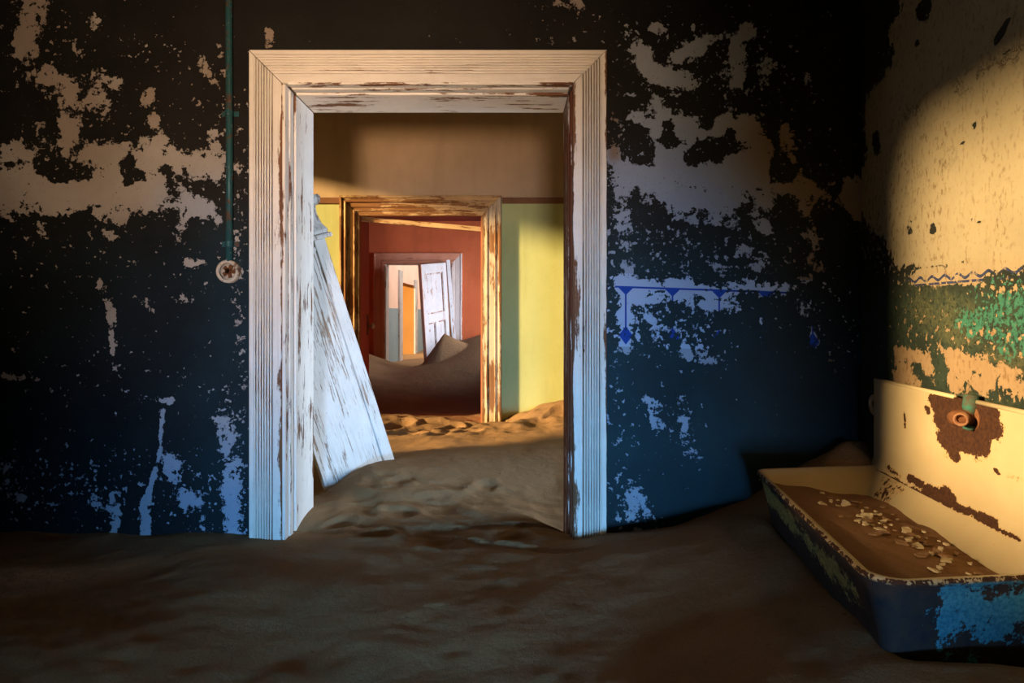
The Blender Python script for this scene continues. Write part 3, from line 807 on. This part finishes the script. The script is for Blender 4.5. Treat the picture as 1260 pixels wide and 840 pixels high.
def sand_z(x, y):
    x = np.asarray(x, float); y = np.asarray(y, float)
    z = np.full(x.shape, _W[_n])
    for i in range(_n):
        z = z - _W[i] * _phi(np.hypot(x - CP[i, 0], y - CP[i, 1]))
    # the steep dune before the farthest door
    dx, dy = x + 0.90, y - 8.60
    r = np.hypot(np.where(dx < 0, dx * 1.35, dx * 0.38), dy * 0.8)
    z = np.maximum(z, 1.08 + 0.02 * vnoise(x * 7, y * 7, 4) - 1.05 * r)
    z = np.where(y < 2.45, np.maximum(z, 0.90 + 0.02 * vnoise(x * 8, y * 8, 41) - 0.66 * np.hypot(x - 1.19, y - 2.31)), z)
    # soft ridges sweeping from the door to the lower left
    s = (x + 0.62 * y)
    z = z + (0.010 + 0.016 * sstep(0.0, -0.6, x) * sstep(2.6, 2.2, y)) * vnoise(s * 2.6 + 5, (y - 0.5 * x) * 1.1, 1) * sstep(-0.5, 0.8, y)
    z = z + 0.018 * vnoise(x * 1.9 + 3, y * 2.3 + 9, 2)
    near = 1 - sstep(6, 9, y)
    z = z + near * (0.010 * vnoise(x * 6 + 1, y * 6.6, 3) + 0.005 * vnoise(x * 15, y * 16, 5) + 0.003 * vnoise(x * 37, y * 39, 6))
    # trodden lumps in the second room's sunlit strip and the doorway
    tr = np.exp(-((y - 4.9) / 0.6) ** 2) * sstep(-2.2, -1.0, x)
    z = z + tr * (0.075 * vnoise(x * 4.7 + 2, y * 4.2, 8) + 0.030 * vnoise(x * 13, y * 12, 9))
    dw = np.exp(-((x + 0.35) / 0.55) ** 2 - ((y - 2.65) / 0.42) ** 2)
    wx = x + 0.12 * vnoise(x * 4, y * 4, 51); wy = y + 0.12 * vnoise(x * 4, y * 4, 52)
    z = z + dw * (0.040 * (0.35 - np.abs(vnoise(wx * 6.5, wy * 8, 53)) * 1.6) + 0.012 * vnoise(x * 24, y * 26, 54))
    # footprints
    for (fx, fy, a, b, ang, dep) in FEET:
        c, q = math.cos(ang), math.sin(ang)
        fx = fx + 0.05 * vnoise(x * 11, y * 11, 31); fy = fy + 0.05 * vnoise(x * 11, y * 11, 32)
        u = ((x - fx) * c + (y - fy) * q) / a; v = (-(x - fx) * q + (y - fy) * c) / b
        rr = np.sqrt(u * u + v * v)
        z = z - dep * (1 - sstep(0.5, 1.15, rr)) + dep * 0.45 * np.exp(-((rr - 1.25) / 0.22) ** 2)
    # little wind scarps in the doorway
    for (ya, amp, k) in ((2.78, 0.010, 0.10), (2.95, 0.008, -0.05), (2.55, 0.012, 0.16), (2.30, 0.013, -0.22)):
        e = y - ya - k * x - 0.10 * vnoise(x * 3.1, y * 0.5 + ya * 9, 11)
        z = z - amp * np.where(e < 0, np.exp(e / 0.05), np.exp(-e / 0.012) * 0.0) * sstep(-0.9, -0.5, x) * (1 - sstep(0.15, 0.45, x))
    return z
FEET = [(-0.66, 2.52, .07, .045, .9, .020), (-0.50, 2.38, .06, .04, .4, .016), (-0.25, 2.30, .07, .04, .3, .014), (0.02, 2.36, .06, .04, .8, .014),
        (-0.72, 4.45, .13, .08, .2, .05), (-0.45, 4.75, .10, .07, 1.0, .05), (-0.3, 4.55, .10, .06, .4, .04), (-0.85, 4.85, .12, .07, .6, .05), (-0.15, 5.16, .11, .08, 1.3, .03),
        (0.35, 4.9, .12, .06, .5, .03), (-0.52, 2.9, .06, .04, .2, .012), (-0.1, 3.0, .07, .04, 1.2, .012)]

xs = np.array(breaks([XL - 0.02, -2.1, 0.45, 1.45, 2.82], lambda a, b: 0.10 if b <= -2.1 or a >= 1.45 else 0.016))
ys = np.array(breaks([-3.2, 0.8, 3.0, 5.8, 10.0, 17.0], lambda a, b: 0.15 if b <= 0.8 else (0.012 if b <= 3.0 else (0.02 if b <= 5.8 else (0.035 if b <= 10 else 0.2)))))
GX, GY = np.meshgrid(xs, ys)
# keep the drift inside the askew right wall of the first room
first = GY < Y1 + 0.1
xmax = np.where(first, CX - 0.1 * (Y1 - GY) + 0.05, np.where(GY < Y2 + 0.1, 2.82, 1.62))
GX2 = np.minimum(GX, xmax)
GZ = sand_z(GX2, GY)
_u = (GX2 - CX) * WD.x + (GY - CY) * WD.y
_v = (GX2 - CX) * WN.x + (GY - CY) * WN.y
_in = sstep(0.25, 0.36, _u) * sstep(1.20, 1.10, _u) * sstep(0.43, 0.38, _v) * (GY < Y1)
GZ = np.where(_in > 0, np.minimum(GZ, GZ * (1 - _in) + 0.62 * _in), GZ)
V = np.stack([GX2.ravel(), GY.ravel(), GZ.ravel()], 1)
nx, ny = len(xs), len(ys)
idx = np.arange(nx * ny).reshape(ny, nx)
F = np.stack([idx[:-1, :-1].ravel(), idx[:-1, 1:].ravel(), idx[1:, 1:].ravel(), idx[1:, :-1].ravel()], 1)
sand = mesh_obj('sand_drift', V.tolist(), F.tolist(), M_sand, None, True)
tag(sand, 'brown wind blown sand drifted knee deep through all the rooms', 'sand', None, 'stuff')
box_out = box('ground', -60, 60, -60, 60, -0.4, -0.2, M_sand); tag(box_out, kind='structure')

# ------------------------------------------------------------------ leaning pilaster board in the second room
e2 = Vector((-0.336, -0.23, 1.25)).normalized()
e1 = Vector((0.517, 0.855, 0))
e1 = (e1 - e2 * e1.dot(e2)).normalized()
e3 = e2.cross(e1)
lean = empty('leaning_board')
tag(lean, 'white wooden pilaster board with flaking paint leaning in the sand behind the near doorway', 'board')
RB = Vector((-0.605, 3.42, 0.52))
W = 0.47
org = RB - e1 * W - e2 * 0.40
M = Matrix.Identity(4)
for i, e in enumerate((e1, e3, e2)):
    for r in range(3): M[r][i] = e[r]
M.translation = org
LB = 1.66
box('plank', 0.0, W - 0.085, -0.010, 0.012, 0, LB, M_lean, lean, 0.003)
box('plank', W - 0.081, W - 0.012, -0.016, 0.012, 0, LB, M_lean, lean, 0.004)
box('edge_bead', W - 0.012, W, -0.010, 0.010, 0, LB, M_lean, lean, 0.004)
box('neck_moulding', 0.0, W - 0.09, -0.022, -0.010, LB - 0.05, LB - 0.03, M_lean, lean, 0.004)
box('ledge_moulding', -0.01, W + 0.022, -0.045, 0.014, LB, LB + 0.022, M_lean, lean, 0.006)
V, F = [], []
cap = [(0.0, -0.030, 0.012), (0.02, -0.034, 0.010), (0.05, -0.022, -0.004), (0.10, -0.018, -0.012), (0.135, -0.022, -0.010), (0.15, -0.040, 0.010), (0.175, -0.046, 0.016), (0.19, -0.040, 0.012)]
for (z, y, dx) in cap:
    V += [(-dx, y, LB + 0.022 + z), (W + dx, y, LB + 0.022 + z), (W + dx, 0.014, LB + 0.022 + z), (-dx, 0.014, LB + 0.022 + z)]
for k in range(len(cap) - 1):
    for i in range(4):
        j = (i + 1) % 4
        F.append((4 * k + i, 4 * k + j, 4 * k + 4 + j, 4 * k + 4 + i))
F += [(3, 2, 1, 0), tuple(4 * (len(cap) - 1) + i for i in range(4))]
mesh_obj('cap_moulding', V, F, M_lean, lean)
lean.matrix_world = M

# ------------------------------------------------------------------ conduit and broken switch on the front wall
cx = (284 - HX) * K1
zb = EYE + (HY - 334) * K1
cond = empty('switch_conduit', (cx, Y1, zb))
tag(cond, 'teal painted conduit pipe running down the dark wall to a broken round switch', 'light switch')
pv, pf = tube([(0, -0.013, 0.035), (0.001, -0.013, 0.4), (-0.001, -0.013, 0.9), (0, -0.013, TOP - zb)], 0.0125, 14)
mesh_obj('pipe', pv, pf, M_conduit, cond, True)
for z in (0.10, 0.58, 1.02):
    cv, cf = tube([(0, -0.013, z - 0.010), (0, -0.013, z + 0.010)], 0.0155, 14)
    o = mesh_obj('pipe_clip', *merge((cv, cf)), M_conduit, cond, False)
    box('clip_tab', -0.032, 0.032, -0.004, 0.0, z - 0.010, z + 0.010, M_conduit, o, 0.001)
def lathe_y(prof, n=32):
    """prof: (radius, y)"""
    V, F = [], []
    for (r, y) in prof:
        for k in range(n):
            t = 2 * PI * k / n
            V.append((r * math.cos(t), y, r * math.sin(t)))
    for i in range(len(prof) - 1):
        for k in range(n):
            F.append((i * n + k, (i + 1) * n + k, (i + 1) * n + (k + 1) % n, i * n + (k + 1) % n))
    F.append(tuple((len(prof) - 1) * n + k for k in range(n)))
    return V, F
v, f = lathe_y([(0.043, 0.0), (0.043, -0.018), (0.040, -0.024), (0.034, -0.026), (0.030, -0.022), (0.029, -0.012)])
sb = mesh_obj('switch_base', v, f, M_porc, cond, True)
sb.rotation_euler = (0, 0, 0)
sb.location = (-0.004, 0, 0)
for k in range(5):
    a = k * 2 * PI / 5 + 0.4
    bt = box('contact', -0.007, 0.007, -0.019, -0.012, 0.006, 0.024, M_rust, cond, 0.002)
    bt.rotation_euler = (0, a, 0)
v, f = lathe_y([(0.010, -0.012), (0.010, -0.028), (0.006, -0.031)], 16)
mesh_obj('switch_spindle', v, f, M_rust, cond, True)

# ------------------------------------------------------------------ the sink
sink = empty('trough_sink', (CX, CY, 0), TH)
tag(sink, 'rusty enamel trough sink with cream splashback half buried in sand on the right', 'sink')
def U(u, v, z): return (u, -v, z)       # along the wall, out from it, up
OUT = [(0.19, 0.02), (0.295, 0.462), (1.215, 0.482), (1.12, 0.02)]
RAD = [0.03, 0.05, 0.065, 0.03]
def ring(off, rscale=0.0, n=8):
    """outline moved inwards by off, corners rounded"""
    P = [Vector(p) for p in OUT]
    cc = sum(P, Vector((0, 0))) / 4
    lines = []
    for i in range(4):
        a, b = P[i], P[(i + 1) % 4]
        d = (b - a).normalized()
        nrm = Vector((-d.y, d.x))
        if nrm.dot(cc - a) < 0: nrm = -nrm
        lines.append((a + nrm * off, d))
    Q = []
    for i in range(4):
        (p, d), (q, e) = lines[i - 1], lines[i]
        den = d.x * e.y - d.y * e.x
        t = ((q.x - p.x) * e.y - (q.y - p.y) * e.x) / den
        Q.append(p + d * t)
    R = []
    for i in range(4):
        p = Q[i]
        a = (Q[i - 1] - p).normalized(); b = (Q[(i + 1) % 4] - p).normalized()
        r = max(0.012, RAD[i] - off)
        ang = a.angle(b)
        L = r / math.tan(ang / 2)
        c = p + (a + b).normalized() * (r / math.sin(ang / 2))
        s, t = p + a * L - c, p + b * L - c
        a0 = math.atan2(s.y, s.x); a1 = math.atan2(t.y, t.x)
        while a1 - a0 > PI: a1 -= 2 * PI
        while a1 - a0 < -PI: a1 += 2 * PI
        for k in range(n + 1):
            w = a0 + (a1 - a0) * k / n
            R.append((c.x + r * math.cos(w), c.y + r * math.sin(w)))
    # densify straight runs
    out = []
    m = len(R)
    for i in range(m):
        a, b = R[i], R[(i + 1) % m]
        out.append(a)
        if i % (n + 1) == n:
            for k in range(1, 24):
                out.append((a[0] + (b[0] - a[0]) * k / 24, a[1] + (b[1] - a[1]) * k / 24))
    return out
RZ = 0.834
levels = [(0.060, 0.60), (0.050, 0.64), (0.040, 0.70), (0.030, 0.75), (0.020, 0.79), (0.012, 0.815), (0.004, 0.822), (0.0, 0.829), (0.004, 0.835), (0.012, 0.836), (0.019, 0.832), (0.028, 0.822), (0.048, 0.800), (0.072, 0.768), (0.095, 0.735), (0.12, 0.71)]
V, F, A_out, A_rust, A_bl, A_gr = [], [], [], [], [], []
m = len(ring(0))
for li, (off, z) in enumerate(levels):
    for (u, v) in ring(off):
        V.append(U(u, v, z))
        outer = 1.0 if li < 7 else 0.0
        A_out.append(outer)
        rim = 0.55 if 6 <= li <= 8 else 0.0
        wallside = 0.42 * max(0, 1 - abs(u - 0.36) / 0.13) * (v < 0.10) * (li > 9)
        A_rust.append(rim + wallside + (0.12 if li > 9 else 0))
        front = sstep(1.06, 1.12, np.array(u))
        A_bl.append(float(front) * (0.62 if v < 0.33 else 0.40 if v < 0.37 else 0.1) * (1.0 if z > 0.67 else .7))
        left = (v > 0.36) and u < 1.14
        bnd = math.exp(-((z - (0.765 - 0.055 * (u - 0.5))) / 0.06) ** 2) * (1 - float(sstep(0.95, 1.15, np.array(u)))*0.6)
        A_gr.append((0.62 * bnd) if left else 0.0)
for i in range(len(levels) - 1):
    for k in range(m):
        F.append((i * m + k, (i + 1) * m + k, (i + 1) * m + (k + 1) % m, i * m + (k + 1) % m))
F.append(tuple(range(m)))
F.append(tuple(range((len(levels) - 1) * m, len(levels) * m))[::-1])
basin = mesh_obj('basin', V, F, M_enamel, sink, True, {'outer': A_out, 'rust': A_rust, 'bluepaint': A_bl, 'greenpaint': A_gr})
bm = bmesh.new(); bm.from_mesh(basin.data); bmesh.ops.recalc_face_normals(bm, faces=bm.faces); bm.to_mesh(basin.data); bm.free()

# splashback plate with a rolled top edge
RUST = rp([(1150, 492, 1190, 496, 9, 1.0), (1155, 497, 1215, 505, 13, 1.1), (1165, 520, 1215, 525, 16, 1.2), (1165, 540, 1205, 545, 14, 1.1), (1172, 555, 1176, 562, 7, 1.0), (1215, 520, 1222, 530, 8, .9),
           (1140, 502, 1142, 506, 4, .8), (1113, 508, 1114, 525, 2.5, .7), (1225, 578, 1228, 581, 3.5, .8), (1240, 585, 1255, 590, 5, .42), (1122, 588, 1135, 595, 5, .85), (1145, 602, 1165, 612, 7, 1.0), (1165, 606, 1172, 616, 9, .95), (1175, 620, 1228, 643, 5, .85), (1095, 575, 1110, 585, 4, .6), (1160, 560, 1200, 562, 10, .3),
           (1085, 470, 1160, 480, 2, .4), (1074, 573, 1262, 664, 2.6, .72)], 0.03)
us = breaks([0.17, 1.12], 0.008); zs = breaks([0.825, 1.122], 0.008)
V, F = [], []
nu, nz = len(us), len(zs)
for side, v in ((0, 0.030), (1, 0.016)):
    for j, z in enumerate(zs):
        for i, u in enumerate(us):
            zz = z
            vv = v
            if z < 0.87 and side == 0: vv += 0.018 * (1 - (z - 0.825) / 0.045) ** 2
            V.append(U(u, vv, zz))
N = nu * nz
for j in range(nz - 1):
    for i in range(nu - 1):
        a = j * nu + i
        F.append((a, a + nu, a + nu + 1, a + 1)); F.append((a + N, a + N + 1, a + N + nu + 1, a + N + nu))
for i in range(nu - 1):
    F.append((i, i + 1, i + 1 + N, i + N)); b = (nz - 1) * nu + i; F.append((b, b + N, b + N + 1, b + 1))
for j in range(nz - 1):
    a = j * nu; F.append((a, a + N, a + N + nu, a + nu)); b = a + nu - 1; F.append((b, b + nu, b + nu + N, b + N))
VA = np.array(V)
splash = mesh_obj('splashback', V, F, M_enamel, sink, False, {'rust': strokes(VA[:, 0], VA[:, 2], RUST, 1.7)})
bm = bmesh.new(); bm.from_mesh(splash.data); bmesh.ops.recalc_face_normals(bm, faces=bm.faces); bm.to_mesh(splash.data); bm.free()
pv, pf = tube([U(0.17, 0.025, 1.122), U(0.645, 0.025, 1.122)], 0.0065, 10)
pv2, pf2 = tube([U(0.70, 0.025, 1.122), U(1.12, 0.025, 1.122)], 0.0065, 10)
mesh_obj('rolled_edge', *merge((pv, pf), (pv2, pf2)), M_enamel, sink, True)
# fixing lug with its hole at the far end
V, F = [], []
n = 20
for k in range(n + 1):
    t = PI / 2 + PI * k / n
    for (r, v) in ((0.036, 0.030), (0.036, 0.018), (0.013, 0.018), (0.013, 0.030)):
        V.append(U(0.172 + r * math.cos(t) * 1.25 - (0.012 if r < 0.02 else 0), v, 1.035 + r * math.sin(t)))
for k in range(n):
    for i in range(4):
        j = (i + 1) % 4
        F.append((4 * k + i, 4 * k + j, 4 * k + 4 + j, 4 * k + 4 + i))
lug = mesh_obj('fixing_lug', V, F, M_enamel, sink, True)
hv, hf = tube([U(0.160, 0.0215, 1.035), U(0.160, 0.0225, 1.035)], 0.0175, 16)
mesh_obj('lug_bolt', hv, hf, M_rust, lug)

# tap stub: corroded supply, body and an open outlet turned to the room
tu, tz, _ = rw(1186, 514, 0.05)
tap = None
v, f = merge(tube([U(tu, 0.020, tz), U(tu, 0.030, tz), U(tu, 0.034, tz)], [0.034, 0.032, 0.018], 18), tube([U(tu, 0.030, tz), U(tu, 0.045, tz), U(tu, 0.07, tz), U(tu, 0.085, tz)], [0.019, 0.021, 0.021, 0.012], 16))
tap = mesh_obj('tap', v, f, M_rust, sink, True)
def hollow(a, b, ro, ri, n=22):
    V1, F1 = tube([a, b], ro, n, False)
    A, B = Vector(a), Vector(b)
    V2, F2 = tube([b, a], ri, n, False)
    Vi, Fi = merge((V1, F1), (tube([a, b], ri, n, False)[0], [tuple(reversed(q)) for q in F1]))
    for k in range(n):
        Fi.append((n + k, n + (k + 1) % n, 3 * n + (k + 1) % n, 3 * n + k))
    Fi.append(tuple(2 * n + k for k in range(n)))
    return Vi, Fi
da = Vector(U(0.80, 0.55, -0.04)).normalized()
a = Vector(U(tu, 0.050, tz + 0.002)); b = a + Vector((-0.005, 0, 0)) + da * 0.046
o = mesh_obj('outlet_pipe', *hollow(a + da * 0.012, b, 0.0170, 0.0122), M_copper, tap, True)
v, f = tube([U(tu, 0.032, tz + 0.012), U(tu, 0.034, tz + 0.03), U(tu, 0.032, tz + 0.060)], [0.016, 0.018, 0.017], 12)
mesh_obj('supply_pipe', v, f, M_verd, tap, True)
v, f = tube([U(tu + 0.004, 0.040, tz - 0.018), U(tu + 0.004, 0.042, tz - 0.030)], [0.017, 0.011], 12)
mesh_obj('drain_nut', v, f, M_verd, tap, True)

# sand lying in the sink
def ssz(u, v):
    return 0.792 + 0.022 * sstep(0.25, 0.42, v) * (0.5 + 0.5 * sstep(0.35, 0.6, u)) - 0.028 * sstep(0.30, 0.10, v) - 0.012 * (1 - sstep(0.25, 0.5, u)) + 0.010 * vnoise(np.asarray(u) * 9, np.asarray(v) * 9, 21) + 0.005 * vnoise(np.asarray(u) * 27, np.asarray(v) * 27, 22)
base = ring(0.030)
cen = np.array([0.70, 0.23])
V, F = [], []
K = 40
for k in range(K + 1):
    s = 1 - k / (K + 1)
    for (u, v) in base:
        q = cen + (np.array([u, v]) - cen) * s
        V.append(U(q[0], q[1], float(ssz(q[0], q[1]))))
for k in range(K):
    for i in range(m):
        F.append((k * m + i, k * m + (i + 1) % m, (k + 1) * m + (i + 1) % m, (k + 1) * m + i))
F.append(tuple(K * m + i for i in range(m)))
ss = mesh_obj('sink_sand', V, F, M_sink_sand, None, True)
ss.location = sink.location; ss.rotation_euler = sink.rotation_euler
tag(ss, 'brown sand filling the bottom of the rusty trough sink', 'sand', None, 'stuff')

# paint flakes on it
def flat(name, col, r=0.8):
    t = NT(name)
    c = t.coord((1, 1, 1), True)
    return t.out(t.mix(t.rng(t.noise(c, 60, 4, 0.6), 0.4, 0.6), col, tuple(x * 0.75 for x in col)), None, r)
M_fc, M_fb = flat('cream_flake', (0.60, 0.50, 0.36)), flat('brown_flake', (0.27, 0.16, 0.10))
rnd = random.Random(11)
def chip_mesh(name, size, mat):
    n = rnd.choice((4, 5, 5, 6))
    pts = []
    for k in range(n):
        t = 2 * PI * (k + rnd.uniform(-.3, .3)) / n
        r = size * rnd.uniform(0.55, 1.1)
        pts.append((r * math.cos(t) * 1.35, r * math.sin(t)))
    th = 0.0028
    V = [(x, y, 0) for x, y in pts] + [(x * .96, y * .96, th + 0.10 * size * (x / size) ** 2) for x, y in pts]
    F = [tuple(range(n))[::-1], tuple(range(n, 2 * n))] + [(i, (i + 1) % n, n + (i + 1) % n, n + i) for i in range(n)]
    return mesh_obj(name, V, F, mat)
MW = Matrix.Translation((CX, CY, 0)) @ Matrix.Rotation(TH, 4, 'Z')
placed = []
tries = 0
while len(placed) < 78 and tries < 5000:
    tries += 1
    big = len(placed) < 22
    u, v = rnd.gauss(0.74, 0.17), rnd.gauss(0.235, 0.052)
    v += (u - 0.74) * -0.06
    if not (0.40 < u < 1.06 and 0.12 < v < 0.35): continue
    size = rnd.uniform(0.011, 0.019) if big else rnd.uniform(0.004, 0.009)
    if any(math.hypot(u - a, v - b) < (size + s) * 0.9 for a, b, s in placed): continue
    placed.append((u, v, size))
    cream = rnd.random() < 0.62
    o = chip_mesh('paint_flake', size, M_fc if cream else M_fb)
    p = MW @ Vector(U(u, v, float(ssz(u, v)) + 0.003))
    o.location = p
    o.rotation_euler = (rnd.uniform(-.22, .22), rnd.uniform(-.22, .22), rnd.uniform(0, 6.28))
    end = 'far end' if u < 0.64 else ('middle' if u < 0.82 else 'near end')
    kind = '%s %s' % ('large' if big else 'small', 'cream paint' if cream else 'brown rust')
    tag(o, '%s flake on the sand in the %s of the rusty sink' % (kind, end), 'paint flake', '%s flakes in the %s of the sink' % (kind, end))
